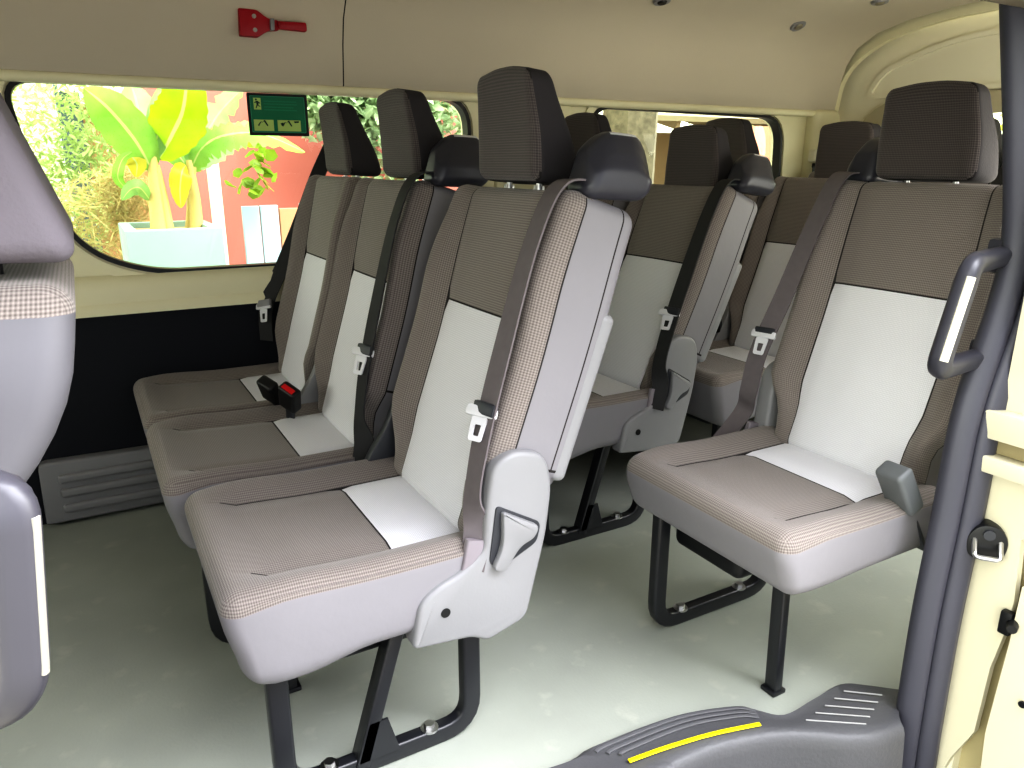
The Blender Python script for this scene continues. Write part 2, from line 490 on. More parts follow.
ROLE = {}
def seat_unit(root, yc, rec=17, side=-1, belt=True, guide=True, hr_off=.02, hr_drop=0, cover=True, w=SEATW, beltmat='belt', hinge='lightplastic', hr_x=-.002):
    """one seating place: cushion, backrest, headrest, belt, recliner cover"""
    s = side
    mats = [M['mesh'], M['insert'], M['skirt'], M['black'], M['seam']]
    key = ('cush', w, s)
    if key not in ROLE:
        o = obj('seat_cushion', cushion_bm(w) if s < 0 else cushion_bm(w, z0=.312, sag=.004), mats, root); ROLE[key] = o.data
    else:
        o = bpy.data.objects.new('seat_cushion', ROLE[key]); COL.objects.link(o); o.parent = root
    o.location = (0, yc, 0)
    key = ('back', w, s)
    if key not in ROLE:
        o = obj('backrest', back_bm(w, s), mats, root); ROLE[key] = o.data
    else:
        o = bpy.data.objects.new('backrest', ROLE[key]); COL.objects.link(o); o.parent = root
    o.location = (HX, yc, HZ); o.rotation_euler = (0, R(rec), 0)
    key = ('shell', w)
    if key not in ROLE:
        bm = roundbox((.104, .140), (-w/2+.002, w/2-.002), (.15, .46), .014, n=(1, 6, 8), nc=3)
        o = obj('back_shell', bm, M['lightplastic'], root); ROLE[key] = o.data
    else:
        o = bpy.data.objects.new('back_shell', ROLE[key]); COL.objects.link(o); o.parent = root
    o.location = (HX, yc, HZ); o.rotation_euler = (0, R(rec), 0)
    # headrest
    a = R(rec); hp = backpoint((hr_x, 0, BH+.004-hr_drop), yc+s*hr_off, rec)
    if 'head' not in ROLE:
        o = obj('headrest', head_bm(), [M['meshdark'], M['hside'], M['seam']], root); ROLE['head'] = o.data
    else:
        o = bpy.data.objects.new('headrest', ROLE['head']); COL.objects.link(o); o.parent = root
    o.location = hp; o.rotation_euler = (0, R(rec-13), 0)
    for q in (-.055, .055):
        bm = bmesh.new(); cyl(bm, (.045, q, -.05), (.045, q, .03), .006); cyl(bm, (.045, q, -.028), (.045, q, -.004), .012, .010)
        obj('headrest_post', bm, M['steel'], o)
    # belt guide hood on the shoulder
    if guide:
        root_g = obj('belt_guide', guide_bm(s), [M['guideplastic'], M['silver'], M['black']], root)
        root_g.location = (HX, yc, HZ); root_g.rotation_euler = (0, R(rec), 0)
    if belt:
        h = w/2
        bp = lambda x, y, z: backpoint((x, s*y, z), yc, rec)
        n0 = Vector((-1, 0, .25)); n1 = Vector((-1, s*.12 if s < 0 else -.25, .25)); n2 = Vector((-.6, s*.8, .1)) if s < 0 else n1
        o_ = .0 if s < 0 else .046
        pts = [bp(.045, .196, BH+.024), bp(-.032, .198, BH+.002), bp(-.056, .204, BH-.10), bp(-.052, .208+o_*.5, .34), bp(-.044, .212+o_, .20), bp(-.030, .216+o_, .10), bp(-.01, .230+o_, .045), Vector((.400 if s < 0 else .34, yc+s*(.236+o_), .385 if s < 0 else .375))]
        nr = [Vector((-.2, 0, 1)), Vector((-.8, 0, .6)), n0, n1, n1, n1, n2, n2]
        b = obj('seat_belt', belt_strip(pts, .046, nr), M[beltmat], root)
        t = obj('belt_tongue', tongue_bm(), M['silver'], b)
        t.location = bp(-.054, .205+o_, .235); t.rotation_euler = (0, R(rec+6), R(25) if s < 0 else R(14))
        bm = bmesh.new(); box(bm, (0, 0, 0), (.012, .05, .022), bev=.004)
        k = obj('belt_keeper', bm, M['darkplastic'], b); k.location = bp(-.051, .207+o_, .25); k.rotation_euler = (0, R(rec), R(15) if s < 0 else R(14))
    if cover:
        recliner_cover(root, yc, s, w)
    if hinge:
        bm = bmesh.new(); fr = lambda x, z, d: Vector((x, yc-s*(w/2-.024+d), z))
        prism(bm, round_poly([(.355, .40, .02), (.46, .385, .03), (.50, .46, .04), (.505, .575, .03), (.445, .57, .03), (.415, .50, .05), (.375, .445, .03)], .03), -.012, .014, fr, .005)
        obj('hinge_cover', bm, M[hinge], root)

def guide_bm(s):
    """hooded belt outlet that caps the shoulder corner (backrest frame)"""
    bm = bmesh.new()
    cy = s*.188
    def deform(p):
        x, y, z = p
        t = (z-(BH-.03))/.115
        o = y*s
        z -= .045*ss(.105, .165, x)*ss(.1, 1, t)     # dome falls away at the back
        z -= .022*ss(.06, .02, x)*ss(.3, 1, t)        # and at the mouth
        z -= .022*ss(.0, .05, o)*ss(.3, 1, t)
        y -= s*.016*ss(.3, 1, t)*ss(0, .05, o)
        z += .27*x+.012; x -= .024
        return Vector((x, y+cy, z))
    def mf(c, ax):
        x, y, z = c
        if ax == 2 and z > BH+.05 and .06 < x < .135 and abs(y*s-.010) < .0075: return 1
        return 0
    merge(bm, roundbox((.022, .155), (-.048, .034), (BH-.03, BH+.085), .024, n=(8, 8, 8), nc=4, deform=deform, mat_fn=mf))
    # recessed mouth where the webbing comes out
    b = bmesh.new(); box(b, (.024, cy-s*.004, BH+.030), (.018, .066, .032), bev=.006)
    for ff in b.faces: ff.material_index = 2
    merge(bm, b)
    return bm

def recliner_cover(root, yc, s, w):
    y0 = s*(w/2-.012)
    fr = lambda x, z, d: Vector((x, yc+y0+s*d, z))
    poly = round_poly([(.285, .270, .012), (.300, .352, .02), (.330, .374, .02), (.375, .388, .015), (.420, .418, .015), (.426, .50, .03), (.438, .568, .03), (.475, .590, .04), (.540, .575, .045), (.556, .515, .03), (.545, .42, .03), (.505, .262, .02), (.425, .240, .012), (.395, .258, .012)], .02)
    bm = bmesh.new(); prism(bm, poly, -.02, .026, fr, .009, 3)
    c = obj('recliner_cover', bm, [M['lightplastic'], M['black']], root)
    # lever recess + lever
    bm = bmesh.new()
    prism(bm, round_poly([(.442, .500, .01), (.530, .448, .012), (.522, .412, .012), (.446, .378, .012), (.428, .396, .01)], .012), .024, .0285, fr, .001)
    obj('lever_recess', bm, M['darkplastic'], c)
    bm = bmesh.new()
    prism(bm, round_poly([(.450, .490, .008), (.522, .447, .010), (.512, .426, .012), (.484, .418, .03), (.452, .376, .01), (.430, .386, .010), (.450, .425, .03)], .01), .024, .040, fr, .004, 2)
    obj('recliner_lever', bm, M['lightplastic'], c)
    bm = bmesh.new(); cyl(bm, fr(.345, .325, .020), fr(.345, .325, .0275), .0085)
    obj('bolt_hole', bm, M['black'], c)
    # seat-belt anchor sleeve
    bm = bmesh.new()
    P = [Vector((.392, yc+s*(w/2-.002), .355)), Vector((.402, yc+s*(w/2+.004), .40)), Vector((.412, yc+s*(w/2), .438))]
    sweep(bm, P, rsec(.040, .014, .004), up=(0, s, 0))
    obj('anchor_sleeve', bm, M['sleeve'], root)

def leg_frame(root, y, s, brace=True, x0=.075, x1=.425):
    path = fillet([(x0, y, .33), (x0, y, .018), (x1, y, .018), (x1, y, .33)], .06, 6)
    bm = bmesh.new(); sweep(bm, path, rsec(.036, .028, .006), up=(0, 1, 0))
    o = obj('leg_loop', bm, M['metalblack'], root)
    for bx in (x0+.075, x1-.085):
        bm = bmesh.new(); cyl(bm, (bx, y, .033), (bx, y, .037), .017); cyl(bm, (bx, y, .037), (bx, y, .046), .010, seg=6)
        obj('bolt', bm, M['steel'], o)
    if brace:
        bm = bmesh.new()
        sweep(bm, [Vector((.205, y, .02)), Vector((.290, y, .30))], rsec(.026, .036, .004), up=(0, 1, 0))
        fr = lambda x, z, d: Vector((x, y+d, z))
        prism(bm, [(.195, .03), (.275, .03), (.255, .105), (.222, .105)], s*.014, s*.018, fr)
        obj('brace', bm, M['metalblack'], root)

def leg_post(root, y, x=.15):
    bm = bmesh.new(); sweep(bm, [Vector((x-.012, y, .33)), Vector((x, y, .008))], rsec(.030, .022, .004), up=(1, 0, 0))
    box(bm, (x, y, .005), (.036, .036, .010), bev=.003)
    obj('leg_post', bm, M['metalblack'], root)

def seat_pan(root, yc, wy, x0=.09, x1=.44, z0=.235):
    bm = roundbox((x0, x1), (yc-wy/2, yc+wy/2), (z0, .30), .02, n=(3, 3, 2), nc=2)
    obj('seat_pan', bm, M['black'], root)

def single_seat(loc, side, label, rec=17, group=None, hr_off=.025, hr_x=-.004, hinge='darkplastic'):
    root = empty('single_seat', loc, 0, label, 'seat', group)
    seat_unit(root, 0, rec, side, hr_off=hr_off, hr_x=hr_x, hinge=hinge)
    leg_frame(root, side*.17, side, brace=(side < 0))
    leg_post(root, -side*.115)
    seat_pan(root, side*.06, .20, .10, .36, .225)
    return root

def double_seat(loc, label, recs=(17, 17), drops=(0, 0), pitch=.48, group=None, belts=(True, False), cover=True, bk=None, hr0=.02):
    """near place at y=0, window place at y=pitch"""
    root = empty('double_seat', loc, 0, label, 'seat', group)
    seat_unit(root, 0, recs[0], -1, hr_off=hr0, hr_drop=drops[0], w=pitch-.008, belt=belts[0], beltmat='beltdark', cover=cover)
    seat_unit(root, pitch, recs[1], -1, hr_drop=drops[1], w=pitch-.008, belt=belts[1], guide=False, cover=False, hr_off=.0, hinge=False)
    leg_frame(root, -.16, -1, brace=True)
    leg_frame(root, pitch+.12, 1, brace=False)
    seat_pan(root, pitch/2, pitch+.20)
    if bk:
        for k_, b_ in enumerate(bk): buckle(root, *b_, button=k_ == 0)
    else: buckle(root, (.395, pitch/2-.005, .455), (R(10), R(-38), R(25)))
    return root

SA = single_seat((.10, 1.262, 0), -1, 'single grey cloth seat in the foreground on two black legs, nearest the camera', rec=19.5, group='single seats', hr_off=-.004, hr_x=-.028)
SB = single_seat((.968, .992, 0), 1, 'single grey cloth seat at right beside the door pillar and black grab handle', rec=18, group='single seats', hinge=None)
buckle(SB, (.335, -.222, .418), (R(-2), R(-30), R(-4)), dark=False, button=False).scale = (1.25, 1.1, 1.35)
DG = 'double seats'
D_A = double_seat((.07, 1.754, 0), 'double seat under the long side window, red belt buckle lying on its cushions', recs=(17.5, 17), pitch=.454, group=DG, cover=False, bk=[((.335, .115, .452), (R(28), R(-22), R(25))), ((.315, .215, .45), (R(24), R(-30), R(20)))])
D_C = double_seat((.94, 1.785, 0), 'double seat behind the foreground single seat, dark headrest set low', recs=(24, 17), drops=(.03, 0), pitch=.445, group=DG)
D_D = double_seat((1.585, 1.775, 0), 'double seat in the third row, partly hidden behind the right single seat', recs=(20, 17), drops=(.025, 0), pitch=.44, hr0=.075, group=DG)
D_E = double_seat((2.29, 1.73, 0), 'double seat in the last row by the tailgate, only its lit headrest edge showing', pitch=.45, group=DG)

# front passenger seat, seen from behind its shoulder
FS = empty('front_seat', (-.60, 1.0, -.04), 0, 'front passenger seat cropped by the left edge, tall headrest over a pale back', 'seat')
def front_back_bm():
    H_ = .60
    def deform(p):
        x, y, z = p
        x += .03*math.sin(math.pi*min(1, max(0, (z-.15)/(H_-.15))))*ss(.05, .13, x)
        y *= .92+.10*ss(0, .4, z)-.08*ss(.5, H_, z)
        x -= .11*ss(.52, .14, z)
        z += .36*(x-.16)*ss(.35, H_, z)
        return Vector((x, y, z))
    def mf(c, ax):
        if c.z > H_-.030: return 0
        if c.x < .05 and abs(c.y) < .16: return 1
        return 2
    return roundbox((0, .16), (-.205, .205), (0, H_), .030, n=(6, 10, 18), nc=4, extra=((), (), (H_-.0315, H_-.0295)), deform=deform, mat_fn=mf)
def front_head_bm():
    h = .25
    def deform(p):
        x, y, z = p; t = z/h
        return Vector((x*(1-.5*t)-.02*t, y*(1-.10*ss(.3, 1, t)), z))
    return roundbox((0, .15), (-.15, .15), (0, h), .025, n=(6, 8, 8), nc=4, deform=deform)
fb = obj('backrest', front_back_bm(), [M['mesh'], M['insert'], mat('front_grey_vinyl', (102, 101, 107), .55, bump=(18, .2))], FS)
fb.location = (.225, 0, .478); fb.rotation_euler = (0, R(21), 0)
fh = obj('headrest', front_head_bm(), [mat('lavender_cloth', (112, 107, 115), .85, bump=(200, .2))], FS); fh.location = (.450, -.02, 1.002); fh.rotation_euler = (0, R(2), 0)
for q in (-.06, .06):
    bm = bmesh.new(); cyl(bm, (.07, q, -.06), (.07, q, .02), .007); obj('headrest_post', bm, M['metalblack'], fh)
fc = obj('seat_cushion', cushion_bm(), [M['mesh'], M['insert'], M['skirt'], M['black'], M['seam']], FS); fc.location = (-.16, 0, .0)
bm = roundbox((-.10, .26), (-.2, .2), (.045, .30), .02, n=(2, 2, 2), nc=2); obj('seat_base', bm, M['black'], FS)

# loose belt hanging on the window side of the first double seat
def wall_belt(pts, label, wid=.05, tz=None):
    root = empty('window_belt', pts[0], 0, label, 'seat belt')
    P0 = Vector(pts[0])
    n = [Vector((-.75, -.65, 0))]*len(pts)
    obj('webbing', belt_strip([Vector(p)-P0 for p in pts], wid, n), M['beltdark'], root)
    if tz is not None:
        q = Vector(pts[tz])-P0
        t = obj('belt_tongue', tongue_bm(), M['silver'], root); t.location = q+Vector((-.012, -.01, -.01)); t.rotation_euler = (R(-12), R(16), R(30))
        bm = bmesh.new(); box(bm, (0, 0, 0), (.012, .056, .022), bev=.004)
        k = obj('belt_keeper', bm, M['lightplastic'], root); k.location = q+Vector((-.008, -.008, .008)); k.rotation_euler = t.rotation_euler
    return root
wall_belt([(.73, 2.466, 1.10), (.675, 2.462, 1.0), (.615, 2.460, .87), (.55, 2.458, .74), (.485, 2.452, .615), (.475, 2.448, .50)], 'dark seat belt with silver tongue hanging between the wall and the far double seat', tz=4)

# ------------------------------------------------------------------ van shell
X0, X1 = -1.7, 3.12
YW = 2.50
fy = lambda x, z, d: Vector((x, YW+d, z))
# floor
bm = bmesh.new()
panel_holes(bm, [(X0, .97), (-.1, .96), (.3, .925), (.62, .88), (.80, .845), (1.0, .83), (1.28, .775), (1.32, .68), (X1, .68), (X1, YW+.02), (X0, YW+.02)], [], lambda x, y, d: Vector((x, y, d)), -.02)
struct('floor', bm, M['floor'], smooth=False)

# side wall with two window openings
w1 = round_poly([(1.235, 1.262, .10), (1.235, .735, .10), (.45, .735, .1), (.17, .737, .2), (.0, .81, .12), (-.085, 1.0, .12), (-.125, 1.262, .07)], .08, 7)
w2 = round_poly([(2.80, 1.245, .12), (2.82, .74, .12), (1.76, .74, .1), (1.76, 1.258, .10)], .1, 7)
bm = bmesh.new()
w0 = round_poly([(-.42, 1.262, .1), (-.38, .735, .1), (-1.3, .735, .1), (-1.1, 1.262, .1)], .1, 6)
panel_holes(bm, [(X0, .60), (X1, .60), (X1, 1.46), (X0, 1.46)], [w1, w2, w0], fy, .05)
# raised border round each opening
for lp in (w1, w2):
    ring(bm, offset_loop(lp, .016), offset_loop(lp, .045), fy, -.010, .01)
# rounded ledge under the windows
P = [(-.004, .735), (-.018, .728), (-.030, .715), (-.034, .69), (-.030, .655), (-.040, .640), (-.040, .622), (-.01, .618)]
rows = [[bm.verts.new((x, YW+d, z)) for d, z in P] for x in (X0, X1)]
for i in range(len(P)-1): bm.faces.new([rows[0][i], rows[0][i+1], rows[1][i+1], rows[1][i]])
for x in (1.50,):   # pillar cover between the windows
    b = roundbox((x-.16, x+.16), (YW-.022, YW+.03), (.73, 1.285), .016, n=(3, 1, 3), nc=2); merge(bm, b)
struct('wall_far', bm, M['trimcream'], angle=35)
bm = bmesh.new(); box(bm, ((X0+X1)/2, YW+.01, .30), (X1-X0, .04, .66)); struct('baseboard_far', bm, M['navy'], smooth=False)

def window(n, lp, sides=fy):
    root = empty('window_%d' % n, (0, 0, 0)); root['kind'] = 'structure'
    bm = bmesh.new(); panel_holes(bm, offset_loop(lp, .02), [], lambda x, z, d: Vector((x, YW+.035+d, z)))
    obj('pane', bm, M['glass'], root, smooth=False)
    bm = bmesh.new(); ring(bm, offset_loop(lp, -.004), offset_loop(lp, .010), fy, -.008, .034)
    obj('window_frame', bm, M['black'], root)
window(1, w1); window(2, w2); window(3, w0)

# roof lining
prof = [(2.475, 1.275), (2.462, 1.285), (2.455, 1.33), (2.445, 1.40), (2.425, 1.47), (2.38, 1.535), (2.29, 1.585), (2.15, 1.618), (1.95, 1.638), (1.59, 1.648)]
prof = prof + [(3.18-y, z) for y, z in reversed(prof[:-1])]
bm = bmesh.new()
xs = [X0, .782, .786, 1.9, 2.6, 2.95, 3.10]
rows = [[bm.verts.new((x, y, z + (.006 if x == 0 else 0))) for y, z in prof] for x in xs]
for a, b in zip(rows[:-1], rows[1:]):
    for i in range(len(prof)-1):
        ff = bm.faces.new([a[i], a[i+1], b[i+1], b[i]])
        ff.material_index = 1 if a is rows[1] else 0
outer = [(2.56, 1.27), (2.56, 1.55), (2.3, 1.72), (1.59, 1.75), (.88, 1.72), (.62, 1.55), (.62, 1.27)]
ra = [bm.verts.new((X0-.1, y, z)) for y, z in outer]; rb = [bm.verts.new((X1+.12, y, z)) for y, z in outer]
for i in range(len(outer)-1): bm.faces.new([ra[i], ra[i+1], rb[i+1], rb[i]])
struct('ceiling', bm, [M['headliner'], M['seam']], angle=50)
# cornice strip between lining and windows
bm = bmesh.new(); sweep(bm, [Vector((X0, 2.482, 1.272)), Vector((X1, 2.482, 1.266))], rsec(.05, .028, .011), up=(0, 0, 1))
struct('trim_1', bm, M['trimcream'])

# back wall: tailgate surround and tailgate
fx = lambda y, z, d: Vector((X1+d, y, z))
arch = round_poly([(2.47, .30), (2.49, 1.20, .2), (2.46, 1.44, .12), (2.30, 1.545, .18), (2.05, 1.60, .2), (1.59, 1.612, .2), (1.13, 1.60, .2), (.88, 1.545, .18), (.72, 1.44, .12), (.69, 1.2, .2), (.71, .30)], .03, 6)
bm = bmesh.new()
panel_holes(bm, [(2.58, -.02), (2.58, 1.74), (.6, 1.74), (.6, -.02)], [arch], fx, .03)
# corner pillar cover
b = roundbox((X1-.16, X1+.01), (2.435, 2.52), (.60, 1.285), .035, n=(2, 2, 3), nc=3); merge(bm, b)
b = roundbox((X1-.16, X1+.01), (.66, .745), (.60, 1.285), .035, n=(2, 2, 3), nc=3); merge(bm, b)
struct('wall_back', bm, M['trimcream'])
gate = empty('tailgate', (X1+.06, 1.59, 0), 0, 'cream tailgate closing the rear of the cabin with an arched window', 'tailgate')
gx = lambda y, z, d: Vector((d, y-1.59, z))
wr = round_poly([(2.30, .72, .1), (2.33, 1.245, .2), (.85, 1.245, .2), (.88, .72, .1)], .1, 8)
bm = bmesh.new()
panel_holes(bm, [(2.56, .1), (2.56, 1.66), (.62, 1.66), (.62, .1)], [wr], gx, .04)
# pressed panel above the window
pr = round_poly([(2.34, 1.345, .03), (2.28, 1.43, .06), (2.0, 1.52, .15), (1.59, 1.535, .1), (1.18, 1.52, .15), (.9, 1.43, .06), (.84, 1.345, .03), (1.59, 1.35, .2)], .05, 6)
ring(bm, pr, offset_loop(pr, .02), gx, -.012, .005)
obj('gate_panel', bm, M['cream'], gate, angle=35)
bm = bmesh.new(); ring(bm, offset_loop(wr, -.005), offset_loop(wr, .075), gx, -.03, .035); obj('window_surround', bm, mat('taupe_trim', (184, 176, 150), .5), gate)
bm = bmesh.new(); panel_holes(bm, offset_loop(wr, .01), [], lambda y, z, d: Vector((.02, y-1.59, z))); obj('pane', bm, M['glass'], gate, smooth=False)
bm = bmesh.new(); sweep(bm, [Vector((X1-.008, p.x, p.y)) for p in arch[2:12]], rsec(.03, .03, .01), up=(1, 0, 0))
tag(obj('tailgate_seal', bm, M['black']), 'black rubber seal strip along the left edge of the tailgate opening', 'seal')

# near side: body behind the door, and in front of it
bm = bmesh.new()
fn = lambda x, z, d: Vector((x, .66+d, z))
wq = round_poly([(1.50, .74), (1.50, 1.25), (2.95, 1.25), (2.95, .74)], .1, 6)
panel_holes(bm, [(1.365, -.25), (X1, -.25), (X1, 1.36), (1.365, 1.36)], [wq], fn, -.03)
wq2 = round_poly([(-.40, .80), (-.40, 1.2), (-1.2, 1.2), (-1.5, .80)], .08, 6)
panel_holes(bm, [(X0, -.25), (-.16, -.25), (-.16, 1.36), (X0, 1.36)], [wq2], fn, -.05)
struct('wall_near', bm, M['cream'], smooth=False)
# front bulkhead below the windscreen
bm = bmesh.new()
ws = round_poly([(.80, .72), (.84, 1.24), (2.34, 1.24), (2.38, .72)], .08, 5)
panel_holes(bm, [(.62, -.02), (2.56, -.02), (2.56, 1.7), (.62, 1.7)], [ws], lambda y, z, d: Vector((X0+d, y, z)), -.04)
struct('wall_front', bm, M['navy'], smooth=False)

# door jamb (rear edge of the sliding door opening) and outer skin
JX = 1.345
jp = lambda x, y, X=JX: (lambda p: (p.y, p.z))(onX(x, y, X))
fj = lambda y, z, d: Vector((JX+d, y, z))
edge = [jp(1021, 540), jp(1014, 602), jp(1005, 632), jp(990, 668), jp(979, 712), jp(974, 732), jp(950, 758), jp(930, 790)]
bm = bmesh.new()
panel_holes(bm, [(.655, 1.36), (.655, -.25)]+[(.60, -.25)]+list(reversed(edge))+[(.50, .50), (.36, .56), (.36, 1.36)], [], fj, .015)
M['jamb'] = mat('jamb_cream', (204, 199, 178), .35, noise=(2, .03))
struct('trim_2', bm, M['jamb'])
bm = bmesh.new(); panel_holes(bm, [(.655, .62), (.655, -.25), (.35, -.25), (.35, .62)], [], lambda y, z, d: Vector((JX+.045+d, y, z)), .01)
struct('trim_3', bm, mat('recess_shade_cream', (176, 166, 132), .5))  # sheet behind the gap; the gap's shadow is put into a darker cream
oe = [jp(1026, 585), jp(1013, 641), jp(1001, 685), jp(989, 730), jp(983, 775), jp(970, 830)]
bm = bmesh.new(); panel_holes(bm, oe+[(.30, -.3), (.30, .45)], [], lambda y, z, d: Vector((JX-.012+d, y, z)), .05)
struct('trim_4', bm, M['jamb'])
# door rail: two ledges with a slot
rail = empty('door_rail', (JX, .55, .600), 0, 'cream sliding-door rail ledge on the body beside the rubber seal', 'rail')
for nm, z, h_, dd in (('upper_ledge', .018, .050, .030), ('slot_back', -.022, .03, .008), ('lower_ledge', -.052, .030, .034)):
    bm = bmesh.new(); box(bm, (-dd/2, .0, z), (dd, .235, h_), bev=.004)
    obj(nm, bm, M['jamb'] if nm != 'slot_back' else mat('slot_taupe', (150, 140, 110), .5), rail)
# striker
p = onX(987, 539, JX)
st = empty('door_striker', p+Vector((-.012, -.004, 0)), R(38), 'black oval door striker with steel loop on the cream jamb', 'striker')
st.scale = (1.35, 1.35, 1.35)
bm = bmesh.new(); prism(bm, round_poly([(-.021, -.022, .02), (.021, -.022, .02), (.025, .008, .015), (.012, .028, .015), (-.012, .028, .015), (-.025, .008, .015)], .015), 0.014, -.012, lambda y, z, d: Vector((d, y, z)), .003)
obj('striker_plate', bm, M['black'], st)
bm = bmesh.new(); sweep(bm, fillet([(-.008, .015, .008), (-.026, .015, -.012), (-.026, -.015, -.012), (-.008, -.015, .008)], .007, 4), csec(.0035, 8), up=(1, .01, 0))
obj('striker_loop', bm, M['steel'], st)
bm = bmesh.new(); cyl(bm, (-.010, 0, .016), (-.016, 0, .016), .007); obj('bolt', bm, M['darkplastic'], st)
p = onX(1009, 621, JX)
bs = empty('bump_stop', p, 0, 'small black rubber bump stop at the edge of the cream jamb, below the striker', 'bump stop')
bm = bmesh.new(); box(bm, (-.008, 0, 0), (.016, .02, .045), bev=.004); obj('stop_base', bm, M['black'], bs)
bm = bmesh.new(); cyl(bm, (-.012, -.012, .004), (-.03, -.02, .004), .010, .008); obj('stop_tip', bm, M['black'], bs)
for i, (px, py) in enumerate(((1019, 705),)):
    p = onX(1023, 704, JX-.012)
    bm = bmesh.new(); cyl(bm, p, p+Vector((-.005, 0, 0)), .006); tag(obj('screw_cap', bm, M['black']), 'tiny black screw cap at the right edge low on the cream body panel', 'screw cap')

# door seal
sp = [(1030, -110, .74), (1031, 0, .722), (1033, 130, .70), (1030, 240, .69), (1014, 310, .685), (980, 410, .68), (957, 520, .675), (936, 620, .672), (919, 720, .67), (912, 768, .67), (906, 810, .67)]
pts = smooth_path([onY(x, y, Y) for x, y, Y in sp], 6)
sec = [(a*1.18, b*1.05) for a, b in ((-.034, -.012), (.034, -.012), (.036, .004), (.028, .014), (.010, .018), (.002, .016), (.0, .009), (-.002, .016), (-.010, .019), (-.026, .016), (-.036, .004))]
bm = bmesh.new(); sweep(bm, pts, sec, up=(-.62, -.78, 0)); 
tag(obj('door_seal', bm, M['rubber'], angle=60), 'dark grey rubber door seal running down the right side of the doorway', 'seal')

# grab handles
def grab(name, P, ext, strip_side, label, m='guideplastic'):
    root = empty('grab_handle', P[0], 0, label, 'grab handle')
    O = Vector(P[0]); pts = fillet([Vector(p)-O for p in P], .028, 6)
    bm = bmesh.new(); sweep(bm, pts, rsec(.034, .030, .011), up=ext)
    obj('grip', bm, M[m], root)
    a, b = Vector(P[1])-O, Vector(P[2])-O; d = (b-a).normalized()
    bm = bmesh.new(); off = Vector(strip_side).normalized()*.0165
    sweep(bm, [a+d*.018+off, b-d*.018+off], rsec(.013 if m == 'guideplastic' else .007, .006, .002), up=strip_side)
    obj('grip_strip', bm, mat('cream_strip', (205, 202, 185) if m == 'guideplastic' else (140, 138, 130), .4), root)
    bm = bmesh.new()
    for q in (P[0], P[3]): box(bm, Vector(q)-O, (.03, .05, .06), bev=.01)
    obj('mount', bm, M['guideplastic'], root)
g = lambda x, y, Y: onY(x, y, Y)
grab('h', [g(1004, 256, .72), g(972, 264, .66), g(937, 370, .66), g(985, 356, .72)], (0, 1, .3), (-.70, -.71, 0), 'black grab handle with pale strip on the door pillar at right')
grab('h', [g(-40, 498, .64), g(12, 492, .60), g(26, 692, .60), g(-40, 722, .64)], (0, 1, .0), (.8, -.6, 0), 'grey grab handle at the lower left edge beside the front seat', m='grip_grey')

# ------------------------------------------------------------------ entry step
backs = [(556, 768), (592, 749), (671, 719), (733, 709), (753, 713), (783, 719), (812, 702), (840, 686), (868, 687), (899, 692)]
fronts = [(648, 770), (668, 759), (706, 742), (742, 733), (765, 729.5), (789, 728), (815, 729), (842, 731), (872, 729), (899, 720)]
B = [onZ(x, y, .012) for x, y in backs]; Fp = [onZ(x, y, .03) for x, y in fronts]
B = [Vector((-.1, .99, .012)), Vector((.3, .955, .012))]+B; Fp = [Vector((-.1, .93, .03)), Vector((.3, .90, .03))]+Fp
Bs, Fs = smooth_path(B, 5), smooth_path(Fp, 5)
bm = bmesh.new()
prof_s = [(0, -.01), (0, .006), (.12, .018)]   # along back->front
rows = []
for b_, f_ in zip(Bs, Fs):
    d = f_-b_; row = [bm.verts.new(b_+Vector((0, 0, -.014))), bm.verts.new(b_+Vector((0, 0, .004))), bm.verts.new(b_.lerp(f_, .10)+Vector((0, 0, .012)))]
    for t in (.3, .5, .7, .88): row.append(bm.verts.new(b_.lerp(f_, t)*1+Vector((0, 0, .010*(1-t)))))
    n = Vector((d.x, d.y, 0)).normalized() if d.length > 0 else Vector((0, -1, 0))
    n = (n*.4+Vector((0, -1, 0))).normalized()
    for o_, z_ in ((.006, -.001), (.013, -.006), (.018, -.015), (.020, -.03), (.026, -.09), (.036, -.20)): row.append(bm.verts.new(f_+n*o_+Vector((0, 0, z_))))
    rows.append(row)
for a, b_ in zip(rows[:-1], rows[1:]):
    for i in range(len(a)-1): bm.faces.new([a[i], a[i+1], b_[i+1], b_[i]])
step = empty('entry_step', (.7, .85, 0), 0, 'dark grey plastic entry step edging along the doorway with a yellow strip', 'step')
o = obj('step_edge', bm, mat('step_plastic', (80, 80, 83), .5, bump=(150, .25)), step); o.matrix_parent_inverse = Matrix.Translation((-.7, -.85, 0))
# grooves on the tread
for t in (.18, .32, .46):
    bm = bmesh.new(); pth = [b_.lerp(f_, t)+Vector((0, 0, .012*(1-t)+.0015)) for b_, f_ in zip(Bs[13:31], Fs[13:31])]
    sweep(bm, pth, rsec(.007, .003, .001)); o = obj('tread_rib', bm, mat('rib_plastic', (92, 92, 95), .5), step); o.matrix_parent_inverse = Matrix.Translation((-.7, -.85, 0))
yp = smooth_path([onZ(x, y, .033) for x, y in ((629, 761), (665, 748), (712, 734), (760, 724))], 5)
bm = bmesh.new(); sweep(bm, yp, rsec(.0085, .003, .001)); o = obj('yellow_strip', bm, mat('yellow_tape', (240, 225, 10), .5), step); o['label'] = 'yellow safety strip'; o.matrix_parent_inverse = Matrix.Translation((-.7, -.85, 0))
for k in range(5):
    t0, t1 = k/4, k/4
    a = onZ(806+28*k/4*1.35, 720-29*k/4, .030); b_ = onZ(866+16*k/4, 722-29*k/4+2, .030)
    bm = bmesh.new(); sweep(bm, [a, b_], rsec(.0022, .003, .0008)); o = obj('pad_rib', bm, mat('pale_rib', (150, 150, 150), .5), step); o.matrix_parent_inverse = Matrix.Translation((-.7, -.85, 0))
